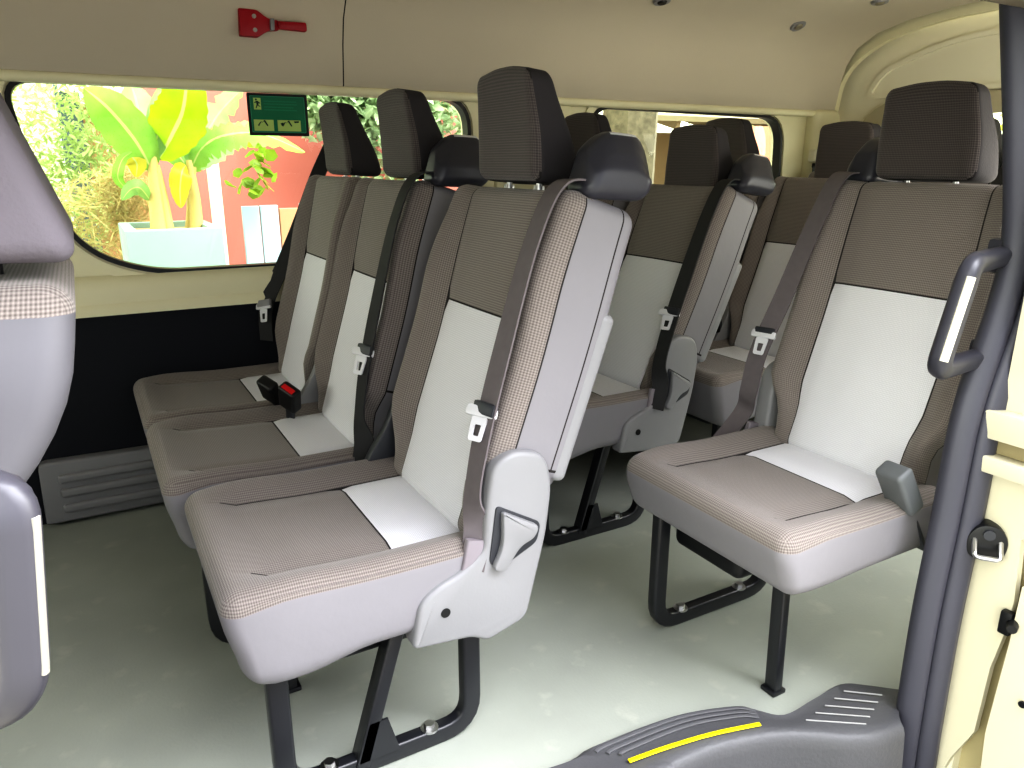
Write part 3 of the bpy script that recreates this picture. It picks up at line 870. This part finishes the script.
bm = bmesh.new(); panel_holes(bm, [(-.2, .35), (1.36, .35), (1.36, .95), (-.2, .95)], [], lambda x, y, d: Vector((x, y, -.20+d)), -.02); struct('trim_5', bm, M['black'], smooth=False)

# kick panel low on the far wall
kp = empty('kick_panel', (-.05, 2.45, 0), 0, 'pale grey ribbed kick panel low on the far wall beneath the dark trim', 'panel')
bm = bmesh.new(); fr = lambda x, z, d: Vector((x, d, z))
prism(bm, round_poly([(-.16, .01, .01), (.42, .01, .01), (.42, .195, .02), (-.155, .205, .025)], .02), .045, -.0, fr, .008, 3)
obj('panel_board', bm, M['lightplastic'], kp)
for z in (.055, .105, .15):
    bm = roundbox((-.11, .38), (-.012, .01), (z-.014, z+.014), .009, n=(2, 1, 1), nc=3); obj('rib', bm, M['lightplastic'], kp)
bm = bmesh.new(); bm2 = roundbox((2.2, 2.9), (2.15, 2.5), (0, .26), .09, n=(3, 3, 2), nc=4); merge(bm, bm2)
struct('trim_6', bm, M['floor'])

# ------------------------------------------------------------------ fittings
# escape hammer on the lining
def ceil_at(x, y):
    """point where pixel ray meets the far-side lining"""
    d = ray(x, y); best = None
    for (ya, za), (yb, zb) in zip(prof[:9], prof[1:10]):
        for k in range(50):
            t = k/50; Y_, Z_ = ya+(yb-ya)*t, za+(zb-za)*t
            p = CAM+d*(Y_/d.y)
            e = abs(p.z-Z_)
            if best is None or e < best[0]: best = (e, p)
    return best[1]
p0 = ceil_at(240, 23); p1 = ceil_at(306, 29)
hz = (p1-p0); L_ = hz.length
hm = empty('escape_hammer', p0, 0, 'red escape hammer in its red holder on the lining above the side window', 'hammer')
tilt = math.atan2(hz.z, hz.x)
fh2 = lambda x, z, d: Vector((x*math.cos(tilt)-z*math.sin(tilt), -d-.012+.0, x*math.sin(tilt)+z*math.cos(tilt)))
bm = bmesh.new(); prism(bm, round_poly([(-.005, -.036, .004), (.045, -.036, .006), (.075, -.016, .01), (.105, -.013, .004), (.105, .013, .004), (.075, .016, .01), (.045, .036, .006), (-.005, .036, .004)], .005), -.02, .008, fh2, .003)
obj('holder', bm, M['hammer_red'], hm)
bm = bmesh.new(); prism(bm, round_poly([(.10, -.011, .004), (L_-.005, -.013, .008), (L_-.005, .013, .008), (.10, .010, .004)], .006), .0, .02, fh2, .005)
obj('handle', bm, M['hammer_red'], hm)
bm = bmesh.new(); prism(bm, round_poly([(.078, -.016), (.090, -.016), (.092, .016), (.080, .016)], .003), .0, .017, fh2, .002); obj('clip', bm, M['lightplastic'], hm)
for z in (-.018, .018):
    bm = bmesh.new(); cyl(bm, fh2(.036, z, .006), fh2(.036, z, .012), .006); obj('screw', bm, M['steel'], hm)

# exit sticker on the glass
sg = empty('exit_sign', (.498, YW+.028, 1.133), 0, 'small green emergency exit sign stuck to the top of the side window', 'sign')
SW, SH = .184, .124
fs = lambda x, z, d: Vector((x, -d, z))
def flat(name, polys, m, d, parent=sg):
    bm = bmesh.new()
    for pl in polys: prism(bm, pl, d, d+.0006, fs)
    return obj(name, bm, m, parent, smooth=False)
def rect(x0, z0, x1, z1): return [(x0, z0), (x1, z0), (x1, z1), (x0, z1)]
flat('backing', [round_poly(rect(0, 0, SW, SH), .004)], M['black'], 0)
sgreen = mat('sign_green', (10, 120, 85), .4); sdk = mat('sign_dark_green', (8, 62, 44), .5); spale = mat('sign_pale', (190, 215, 130), .5); smid = mat('sign_mid_green', (60, 165, 125), .5)
flat('green_field', [round_poly(rect(.008, .009, SW-.008, SH-.007), .004)], sgreen, .0007)
def border(x0, z0, x1, z1, w): return [rect(x0, z0, x1, z0+w), rect(x0, z1-w, x1, z1), rect(x0, z0, x0+w, z1), rect(x1-w, z0, x1, z1)]
flat('border_line', border(.009, .010, SW-.009, SH-.008, .0014), smid, .0014)
flat('panel', [rect(.019, SH-.048, .041, SH-.014)], spale, .0014)
flat('panel', [rect(.015, .014, .075, .047)], spale, .0014)
flat('panel', [rect(.087, .014, .147+.012, .047)], spale, .0014)
# running figure
cx, cz = .030, SH-.031
fig = [[(cx-.003+.003*math.cos(k*.785), cz+.012+.003*math.sin(k*.785)) for k in range(8)],
       [(cx-.004, cz+.008), (cx+.003, cz+.008), (cx+.004, cz-.003), (cx-.002, cz-.003)],
       [(cx-.003, cz+.008), (cx-.009, cz+.003), (cx-.008, cz+.001), (cx-.003, cz+.004)],
       [(cx+.003, cz+.007), (cx+.009, cz+.002), (cx+.008, cz), (cx+.002, cz+.003)],
       [(cx-.002, cz-.002), (cx-.006, cz-.013), (cx-.003, cz-.013), (cx+.001, cz-.003)],
       [(cx+.001, cz-.003), (cx+.009, cz-.007), (cx+.008, cz-.009), (cx-.001, cz-.005)]]
flat('running_figure', fig, sdk, .002)
for ox in (0, .074):
    h = [[(ox+.044, .044), (ox+.049, .046), (ox+.058, .030), (ox+.055, .028)], [(ox+.041, .040), (ox+.050, .047), (ox+.048, .050) if 0 else (ox+.049, .0465), (ox+.040, .037)],
         [(ox+.026, .030), (ox+.034, .040), (ox+.040, .042), (ox+.033, .034), (ox+.030, .028)]]
    if ox: h += [[(ox+.064, .044), (ox+.080, .045), (ox+.079, .040), (ox+.066, .039)], [(ox+.022, .037), (ox+.030, .040), (ox+.034, .033), (ox+.026, .029)]]
    flat('hammer_pictogram', h, sdk, .002)
flat('text_line', [rect(.050, SH-.024, .150, SH-.021), rect(.050, SH-.032, .152, SH-.029), rect(.050, SH-.041, .140, SH-.038), rect(.050, SH-.049, .150, SH-.046)], mat('sign_text_green', (28, 140, 103), .5), .0014)

# small ceiling fittings
def dome(px, py, label, dark=False):
    p = ceil_at(px, py)
    root = empty('ceiling_fitting', p, 0, label, 'ceiling fitting')
    i = min(range(9), key=lambda k: abs((prof[k][0]+prof[k+1][0])/2-p.y))
    t = Vector((0, prof[i+1][0]-prof[i][0], prof[i+1][1]-prof[i][1])).normalized(); n = Vector((0, -t.z, t.y))*-1
    if n.z > 0: n = -n
    Q = n.to_track_quat('Z', 'X').to_matrix().to_4x4()
    bm = bmesh.new(); cyl(bm, (0, 0, -.003), (0, 0, .008), .034, .029, 24); bmesh.ops.transform(bm, matrix=Q, verts=bm.verts)
    obj('base', bm, M['lightplastic'], root)
    bm = bmesh.new(); cyl(bm, (0, 0, .007), (0, 0, .013), .018, .014, 20); bmesh.ops.transform(bm, matrix=Q, verts=bm.verts)
    obj('centre', bm, M['black'] if dark else M['fitting'], root)
dome(662, 0, 'dark round ceiling fitting at the top edge above the foreground headrest', True)
dome(798, 25, 'small round grey ceiling fitting in the middle of the lining')
dome(880, 1, 'round grey ceiling fitting at the top edge towards the tailgate')
# belt anchor on the rear corner pillar
ba = empty('belt_anchor', (2.97, 2.425, 1.075), 0, 'pale belt anchor cover on the rear corner pillar beside the tailgate', 'belt anchor')
bm = roundbox((-.04, .04), (-.022, .02), (-.02, .035), .010, n=(2, 1, 2), nc=3); obj('anchor_cover', bm, M['cream'], ba)
bm = bmesh.new(); box(bm, (-.005, -.012, -.035), (.055, .02, .02), bev=.004); obj('anchor_slot', bm, M['black'], ba)
bm = bmesh.new(); box(bm, (-.02, -.02, -.27), (.05, .003, .46)); obj('webbing', bm, M['beltdark'], ba)

# ------------------------------------------------------------------ outside
GZ = -.62
bm = bmesh.new(); panel_holes(bm, [(-14, -9), (16, -9), (16, 14), (-14, 14)], [], lambda x, y, d: Vector((x, y, GZ+d)))
struct('ground', bm, mat('pale_concrete', (134, 131, 122), .9, noise=(1.2, .12)), smooth=False)

def board_wall(name, x0, x1, y, z0, z1, m, th=.08):
    bm = bmesh.new(); box(bm, ((x0+x1)/2, y, (z0+z1)/2), (x1-x0, th, z1-z0)); return obj(name, bm, m, smooth=False)
def px(x, Y): return onY(x, 180, Y).x
def pz(x, y, Y): return onY(x, y, Y).z
mred = mat('faded_red_wall', (186, 110, 103), .85, noise=(1.5, .10)); mpale = mat('whitewash', (232, 232, 214), .9, noise=(2, .06))
rw = board_wall('red_wall', px(152, 6.2), 3.4, 6.2, GZ, 2.6, mred); tag(rw, 'faded red plastered wall behind the banana plants', 'wall')
pw = board_wall('pale_wall', px(-60, 7.5), px(66, 7.5), 7.5, GZ, 3.2, mpale); tag(pw, 'whitewashed wall behind the feathery shrub at far left, two faint printed lines near its top', 'wall')
for k, (a, b_, c, d_) in enumerate(((22, 60, 86, 90), (24, 52, 94, 97))):
    bm = bmesh.new(); x = px(a, 7.45); xe = px(b_, 7.45)
    n = 14
    for q in range(n):
        w = (xe-x)/n; z = pz(a, (c+d_)/2, 7.45); hh = (pz(a, c, 7.45)-pz(a, d_, 7.45))
        if q % 5 != 4: box(bm, (x+w*(q+.5), 7.45, z), (w*.7, .01, hh))
    o = obj('printed_line', bm, mat('faint_print', (196, 190, 172), .9), pw, smooth=False)
# little shed behind the bananas
sh = empty('shed', (px(130, 7.0), 7.0, GZ), 0, 'beige shed with corrugated roof behind the left banana plant', 'shed')
xw = px(172, 7.0)-px(78, 7.0)
bm = bmesh.new(); box(bm, (0, 0, 1.05), (xw, .3, 2.1)); obj('shed_wall', bm, mat('beige_board', (214, 180, 138), .8, noise=(3, .2)), sh, smooth=False)
bm = bmesh.new(); n = 40
v = [[bm.verts.new((-xw*.6+xw*1.2*i/n, yy, zz+.02*(i % 2))) for i in range(n+1)] for yy, zz in ((-.45, 2.15), (.6, 2.75))]
for i in range(n): bm.faces.new([v[0][i], v[0][i+1], v[1][i+1], v[1][i]])
obj('shed_roof', bm, mat('pale_roof', (200, 206, 160), .6), sh, smooth=False)
bm = bmesh.new(); box(bm, (-xw*.52, -.2, 1.2), (.16, .1, 2.9)); obj('corner_post', bm, mat('blue_grey', (96, 112, 128), .7), sh, smooth=False)
# planter
def planter(x0, x1, y, ztop, label):
    root = empty('planter_box', ((x0+x1)/2, y, GZ), 0, label, 'planter'); w = x1-x0; h = ztop-GZ
    m = mat('pale_aqua_paint', (122, 146, 138), .8, noise=(4, .10))
    bm = bmesh.new()
    for s in (-1, 1):
        box(bm, (0, s*.32, h/2), (w, .06, h), bev=.008); box(bm, (s*(w/2-.03), 0, h/2), (.06, .6, h), bev=.008)
    obj('planter_sides', bm, m, root)
    bm = bmesh.new(); box(bm, (0, 0, h-.06), (w-.1, .6, .05)); obj('soil', bm, mat('dry_soil', (168, 140, 104), .95, bump=(30, .5)), root)
    return root
planter(px(117, 4.6), px(216, 4.6), 4.9, pz(165, 229, 4.6), 'pale aqua planter box below the banana plants')
# fence of peeling boards
fx0, fx1 = px(238, 5.2), px(330, 5.2); fz = pz(265, 206, 5.2)
fe = empty('board_fence', (fx0, 5.2, GZ), 0, 'fence of pale blue peeling boards in front of the red wall', 'fence')
random.seed(3)
x = 0; k = 0
pb, br = mat('peeling_blue', (164, 186, 200), .8, noise=(5, .12)), mat('bare_brown', (184, 140, 112), .85, noise=(5, .15))
while x < fx1-fx0:
    w = .10+random.random()*.06
    bm = bmesh.new(); box(bm, (x+w/2, 0, (fz-GZ)/2+random.uniform(-.02, .02)), (w*.94, .03, fz-GZ), bev=.004)
    obj('board', bm, br if k in (2, 4, 7) else pb, fe, smooth=False); x += w; k += 1
bm = bmesh.new(); box(bm, (.4, .04, .9), (fx1-fx0, .04, .08)); obj('fence_rail', bm, br, fe, smooth=False)
# white post
pp = px(214, 5.6); bm = bmesh.new(); box(bm, (0, 0, .9), (.075, .06, 2.0), bev=.01)
po = obj('white_post', bm, mpale, loc=(pp, 5.6, GZ)); tag(po, 'slim white post against the red wall beside the right banana plant', 'post')

lime = leafmat('banana_leaf_lime', (98, 158, 48), (150, 192, 84)); lime2 = leafmat('banana_leaf_green', (104, 156, 76), (152, 190, 116)); yel = leafmat('yellow_leaf', (186, 176, 36), (200, 190, 60))
stemm = mat('banana_stem', (170, 156, 96), .7, noise=(8, .2))
ribm = leafmat('leaf_midrib', (176, 192, 110), (190, 204, 130))
def blade(parent, pts, w, m, fold=.25, up=(0, -1, 0), fringe=0, name='leaf'):
    bm = bmesh.new(); P = smooth_path(pts, 8); n = len(P); prev = None
    for i, p in enumerate(P):
        t = i/(n-1); ww = w*(math.sin(math.pi*min(1, t*.93+.07))**.75) if 0 < t < 1 else .004
        tg = (P[min(i+1, n-1)]-P[max(i-1, 0)]).normalized(); s = tg.cross(Vector(up)).normalized(); u2 = s.cross(tg)
        ww *= random.uniform(.93, 1.04)
        if fringe: ww *= 1-.5*(i % 2)*random.random()
        row = [bm.verts.new(p+s*ww*a+u2*abs(a)*ww*fold*-1) for a in (-1, -.55, -.07, .07, .55, 1)]
        if prev:
            for j in range(5): bm.faces.new([prev[j], prev[j+1], row[j+1], row[j]]).material_index = j == 2
        prev = row
    return obj(name, bm, [m, ribm], parent)
def banana(base_px, Y, stems, leaves, label):
    b0 = onY(base_px[0], base_px[1], Y)
    root = empty('banana_plant', b0, 0, label, 'plant', 'banana plants in the planter')
    for a, r_ in stems:
        bm = bmesh.new(); P = smooth_path([onY(x, y, Y+dy)-b0 for x, y, dy in a], 6)
        sweep(bm, P, csec(r_, 10), up=(0, 1, .01), scale=[1-.6*i/(len(P)-1) for i in range(len(P))]); obj('stem', bm, stemm, root)
    for a, w, m, kw in leaves:
        blade(root, [onY(x, y, Y+dy)-b0 for x, y, dy in a], w, m, **kw)
    return root
banana((157, 228), 4.9, [([(160, 240, 0), (155, 190, 0), (151, 140, 0)], .05), ([(166, 240, .1), (150, 200, .1), (132, 178, .1)], .03), ([(170, 240, 0), (164, 200, 0), (157, 165, 0)], .035), ([(158, 160, .1), (160, 130, .1), (163, 96, .1)], .02)],
       [([(152, 170, 0), (135, 140, -.1), (108, 108, -.15), (84, 88, -.1)], .125, lime, {}),
        ([(152, 160, 0), (160, 125, -.05), (168, 98, .0), (176, 62, .1)], .08, lime2, {}),
        ([(158, 160, .1), (172, 135, -.1), (184, 105, -.2), (188, 50, -.2)], .15, leafmat('bright_lime', (140, 178, 16), (164, 196, 28)), {}),
        ([(150, 165, 0), (140, 120, .3), (136, 100, .4), (130, 82, .5)], .12, lime2, {}),
        ([(128, 190, 0), (118, 178, -.1), (122, 160, -.1), (132, 152, -.1)], .03, lime, {}),
        ([(126, 150, 0), (133, 158, -.05), (137, 165, -.05), (136, 177, -.05)], .06, yel, {}),
        ([(150, 200, 0), (140, 188, -.1), (130, 190, -.1), (122, 200, -.1)], .045, lime2, {})], 'left banana plant with the broadest lime leaves, rising from the planter')
banana((195, 226), 4.95, [([(197, 240, 0), (195, 200, 0), (189, 160, 0)], .045), ([(188, 240, .1), (190, 205, .1), (184, 172, .1)], .028), ([(192, 175, 0), (203, 150, 0), (212, 128, 0)], .018)],
       [([(190, 172, 0), (202, 148, -.05), (225, 135, -.1), (262, 134, -.1), (305, 152, 0)], .11, lime, {'fringe': 1, 'up': (0, -.8, .6)}),
        ([(190, 165, 0), (203, 140, 0), (220, 112, .1), (243, 88, .2)], .10, lime2, {'fringe': 1}),
        ([(186, 165, 0), (182, 172, -.1), (180, 190, -.1), (181, 208, -.1)], .06, yel, {}),
        ([(188, 168, 0), (178, 155, .1), (168, 148, .2), (158, 148, .3)], .07, lime, {}),
        ([(192, 168, 0), (214, 150, .2), (250, 128, .3), (285, 142, .3)], .09, lime2, {'fringe': 1, 'up': (0, -.8, .6)})], 'right banana plant with a long arching leaf, beside the white post')

def leafy(name, parts, m, n, ls, label, cat, group=None, stem=None, stretch=1.0, wid=1.0):
    """bush of n small leaves spread over ellipsoids (centre, radii)"""
    c0 = parts[0][0]
    root = empty(name, (c0[0], c0[1], GZ), 0, label, cat, group)
    bm = bmesh.new(); O = Vector((c0[0], c0[1], GZ))
    for i in range(n):
        c, rr = random.choice(parts)
        while True:
            q = Vector((random.uniform(-1, 1), random.uniform(-1, 1), random.uniform(-1, 1)))
            if q.length < 1: break
        p = Vector((c[0]+q.x*rr[0], c[1]+q.y*rr[1], c[2]+q.z*rr[2]))-O
        if p.z < .02: p.z = .02+random.random()*.1
        e = Euler((random.uniform(-1, 1), random.uniform(-1, 1), random.uniform(0, 6.3))).to_matrix()
        s = ls*random.uniform(.6, 1.4)
        vs = [bm.verts.new(p+e @ Vector(v)*s) for v in ((-1*stretch, 0, 0), (-.3, -.42*wid, .05), (.45, -.36*wid, .05), (1*stretch, 0, -.1), (.45, .36*wid, .05), (-.3, .42*wid, .05))]
        bm.faces.new(vs)
    obj('foliage', bm, m, root, smooth=False)
    if stem:
        for (x, y, z0, z1, r_) in stem:
            bm = bmesh.new(); cyl(bm, Vector((x, y, z0))-O, Vector((x+.03, y, z1))-O, r_, r_*.6, 12); obj('trunk', bm, mat('bark_brown', (150, 132, 104), .9), root)
    return root
C = lambda x, y, Y, rx, ry, rz: (tuple(onY(x, y, Y)), (rx, ry, rz))
gl = leafmat('feathery_green', (150, 184, 100), (206, 220, 160)); gd = leafmat('soft_green', (158, 188, 138), (212, 226, 200))
leafy('feathery_shrub', [C(70, 150, 6.3, .38, .25, .6), C(30, 130, 6.3, .35, .25, .5), C(78, 190, 6.3, .35, .25, .4), C(92, 120, 6.3, .24, .25, .42), C(55, 230, 6.3, .35, .25, .35)], gl, 3600, .021, 'feathery light green shrub in front of the whitewashed wall', 'shrub', stretch=1.5)
leafy('dry_grass', [C(97, 218, 5.7, .30, .18, .30), C(125, 196, 5.7, .17, .12, .22), ((px(100, 5.7), 5.7, -.25), (.26, .16, .4))], leafmat('straw', (176, 160, 92), (206, 196, 144)), 1500, .03, 'straw-coloured grass clump beside the aqua planter', 'grass', stretch=4, wid=.28)
leafy('hanging_vine', [C(258, 160, 5.0, .12, .1, .12), C(255, 182, 5.0, .16, .1, .10)], leafmat('vine_leaf', (96, 150, 72), (176, 196, 50)), 34, .05, 'small round-leaved vine hanging in front of the red wall', 'plant', stretch=.8, wid=1.6)
leafy('leafy_tree', [C(350, 105, 5.7, .45, .25, .35), C(395, 130, 5.7, .5, .25, .5), C(432, 105, 5.7, .40, .25, .45), C(335, 95, 5.7, .35, .2, .3)], gd, 4200, .045, 'pale leafy tree seen between the middle headrests through the long window', 'tree', stem=[(px(400, 5.8), 5.8, GZ, 1.2, .07)])
# through the rear side window
bmt = mat('tree_bark', (96, 90, 74), .95, noise=(22, .95), bump=(14, .9))
tt = empty('tree_trunk', (px(625, 4.4), 4.4, GZ), 0, 'thick pale tree trunk close behind the rear side window', 'tree')
bm = bmesh.new(); sweep(bm, [Vector((0, 0, -.02)), Vector((.01, 0, .4)), Vector((.0, 0, 1.2)), Vector((.02, 0, 2.2)), Vector((0, 0, 3.4))], [(a[0]*(1+.08*math.sin(3*i)), a[1]*(1+.08*math.cos(5*i))) for i, a in enumerate(csec(.19, 22))], up=(0, 1, 0)); obj('bark', bm, bmt, tt)
ho = empty('house', (px(720, 8.5), 8.5, GZ), 0, 'house with pale eaves and beams seen through the rear side window', 'house')
bm = bmesh.new(); box(bm, (0, .6, 1.05), (5.0, .2, 2.1)); obj('house_wall', bm, mat('cream_wall', (150, 136, 106), .85, noise=(2, .08)), ho, smooth=False)
bm = bmesh.new(); box(bm, (.2, -.4, 2.45), (6.0, 2.4, .06), rot=Euler((R(14), 0, 0))); obj('house_roof', bm, mat('pale_eave', (140, 132, 106), .8), ho, smooth=False)
for k in range(9):
    bm = bmesh.new(); box(bm, (-2.2+.55*k, -.4, 2.37), (.06, 2.3, .1), rot=Euler((R(14), 0, 0))); obj('rafter', bm, mat('rafter_brown', (120, 104, 78), .8), ho, smooth=False)
bm = bmesh.new(); box(bm, (-1.1, .45, .75), (.8, .05, .5)); obj('brown_door', bm, mat('warm_orange', (226, 160, 110), .8), ho, smooth=False)
tw = board_wall('terracotta_wall', px(748, 6.4), px(850, 6.4)+1.2, 6.4, GZ, 1.45, mat('terracotta', (200, 132, 106), .85, noise=(2, .08))); tag(tw, 'pale terracotta wall at the right end of the rear side window', 'wall')
leafy('bright_tree', [C(735, 100, 11, .9, .5, .5), C(700, 95, 11, .9, .5, .5), C(770, 105, 11, .8, .5, .5)], gl, 1500, .11, 'light green tree above the terracotta wall', 'tree', stem=[(px(735, 11), 11, GZ, 2.2, .12)])
leafy('yellow_shrub', [((6.2, 3.5, .9), (.5, .7, .6)), ((6.2, 3.0, .5), (.6, .8, .6)), ((6.3, 4.2, .3), (.5, .6, .6))], leafmat('yellow_green', (205, 210, 40), (235, 235, 110)), 1500, .07, 'yellow-green shrub glimpsed through the tailgate window', 'shrub')

# ------------------------------------------------------------------ light
# added fill lamp outside the door-side quarter window, brightens lining and tailgate
ld = bpy.data.lights.new('rear_fill_lamp', 'AREA'); ld.shape = 'RECTANGLE'; ld.size = 1.3; ld.size_y = .45; ld.energy = 9; ld.color = (1, .97, .82)
lo = bpy.data.objects.new('rear_fill_lamp', ld); COL.objects.link(lo); lo.location = (2.25, .60, 1.0)
lo.rotation_euler = Vector((.25, .55, .80)).to_track_quat('-Z', 'Y').to_euler()
w = bpy.data.worlds.new('sky'); sc.world = w; w.use_nodes = True
nt = w.node_tree; bg = nt.nodes['Background']
tc = nt.nodes.new('ShaderNodeTexCoord'); sp_ = nt.nodes.new('ShaderNodeSeparateXYZ'); nt.links.new(tc.outputs['Generated'], sp_.inputs[0])
cr = nt.nodes.new('ShaderNodeValToRGB'); 
dt = nt.nodes.new('ShaderNodeVectorMath'); dt.operation = 'DOT_PRODUCT'; dt.inputs[1].default_value = (.38, -.22, .90); nt.links.new(tc.outputs['Generated'], dt.inputs[0])
nt.links.new(dt.outputs['Value'], cr.inputs[0])
e = cr.color_ramp.elements
SKY = 12.5
e[0].position = 0.0; e[0].color = (.10, .11, .105, 1)
e[1].position = 1.0; e[1].color = (.98, .99, 1.05, 1)
for p_, v_ in ((.30, .10), (.60, .12), (.72, .20), (.86, .85)):
    q_ = e.new(p_); q_.color = (v_*.98, v_*.99, v_*1.05, 1)
# open sky ahead of and behind the vehicle, houses and trees on the other sides
FRONT = .42
sx = nt.nodes.new('ShaderNodeMath'); sx.operation = 'ABSOLUTE'; nt.links.new(sp_.outputs[0], sx.inputs[0])
pw_ = nt.nodes.new('ShaderNodeMath'); pw_.operation = 'POWER'; pw_.inputs[1].default_value = 3; nt.links.new(sx.outputs[0], pw_.inputs[0])
hz_ = nt.nodes.new('ShaderNodeMapRange'); hz_.inputs[1].default_value = -.05; hz_.inputs[2].default_value = .05; nt.links.new(sp_.outputs[2], hz_.inputs[0])
ml = nt.nodes.new('ShaderNodeMath'); ml.operation = 'MULTIPLY'; nt.links.new(pw_.outputs[0], ml.inputs[0]); nt.links.new(hz_.outputs[0], ml.inputs[1])
fc_ = nt.nodes.new('ShaderNodeMix'); fc_.data_type = 'RGBA'; fc_.inputs[6].default_value = (0, 0, 0, 1); fc_.inputs[7].default_value = (FRONT, FRONT, FRONT*.84, 1); nt.links.new(ml.outputs[0], fc_.inputs[0])
ad = nt.nodes.new('ShaderNodeMix'); ad.data_type = 'RGBA'; ad.blend_type = 'ADD'; ad.inputs[0].default_value = 1
nt.links.new(cr.outputs[0], ad.inputs[6]); nt.links.new(fc_.outputs[2], ad.inputs[7])
nt.links.new(ad.outputs[2], bg.inputs[0]); bg.inputs[1].default_value = SKY
sc.view_settings.view_transform = 'Standard'
try: sc.view_settings.look = 'High Contrast'
except Exception: print('LOOKS', [l.name for l in []])
sc.view_settings.exposure = .12
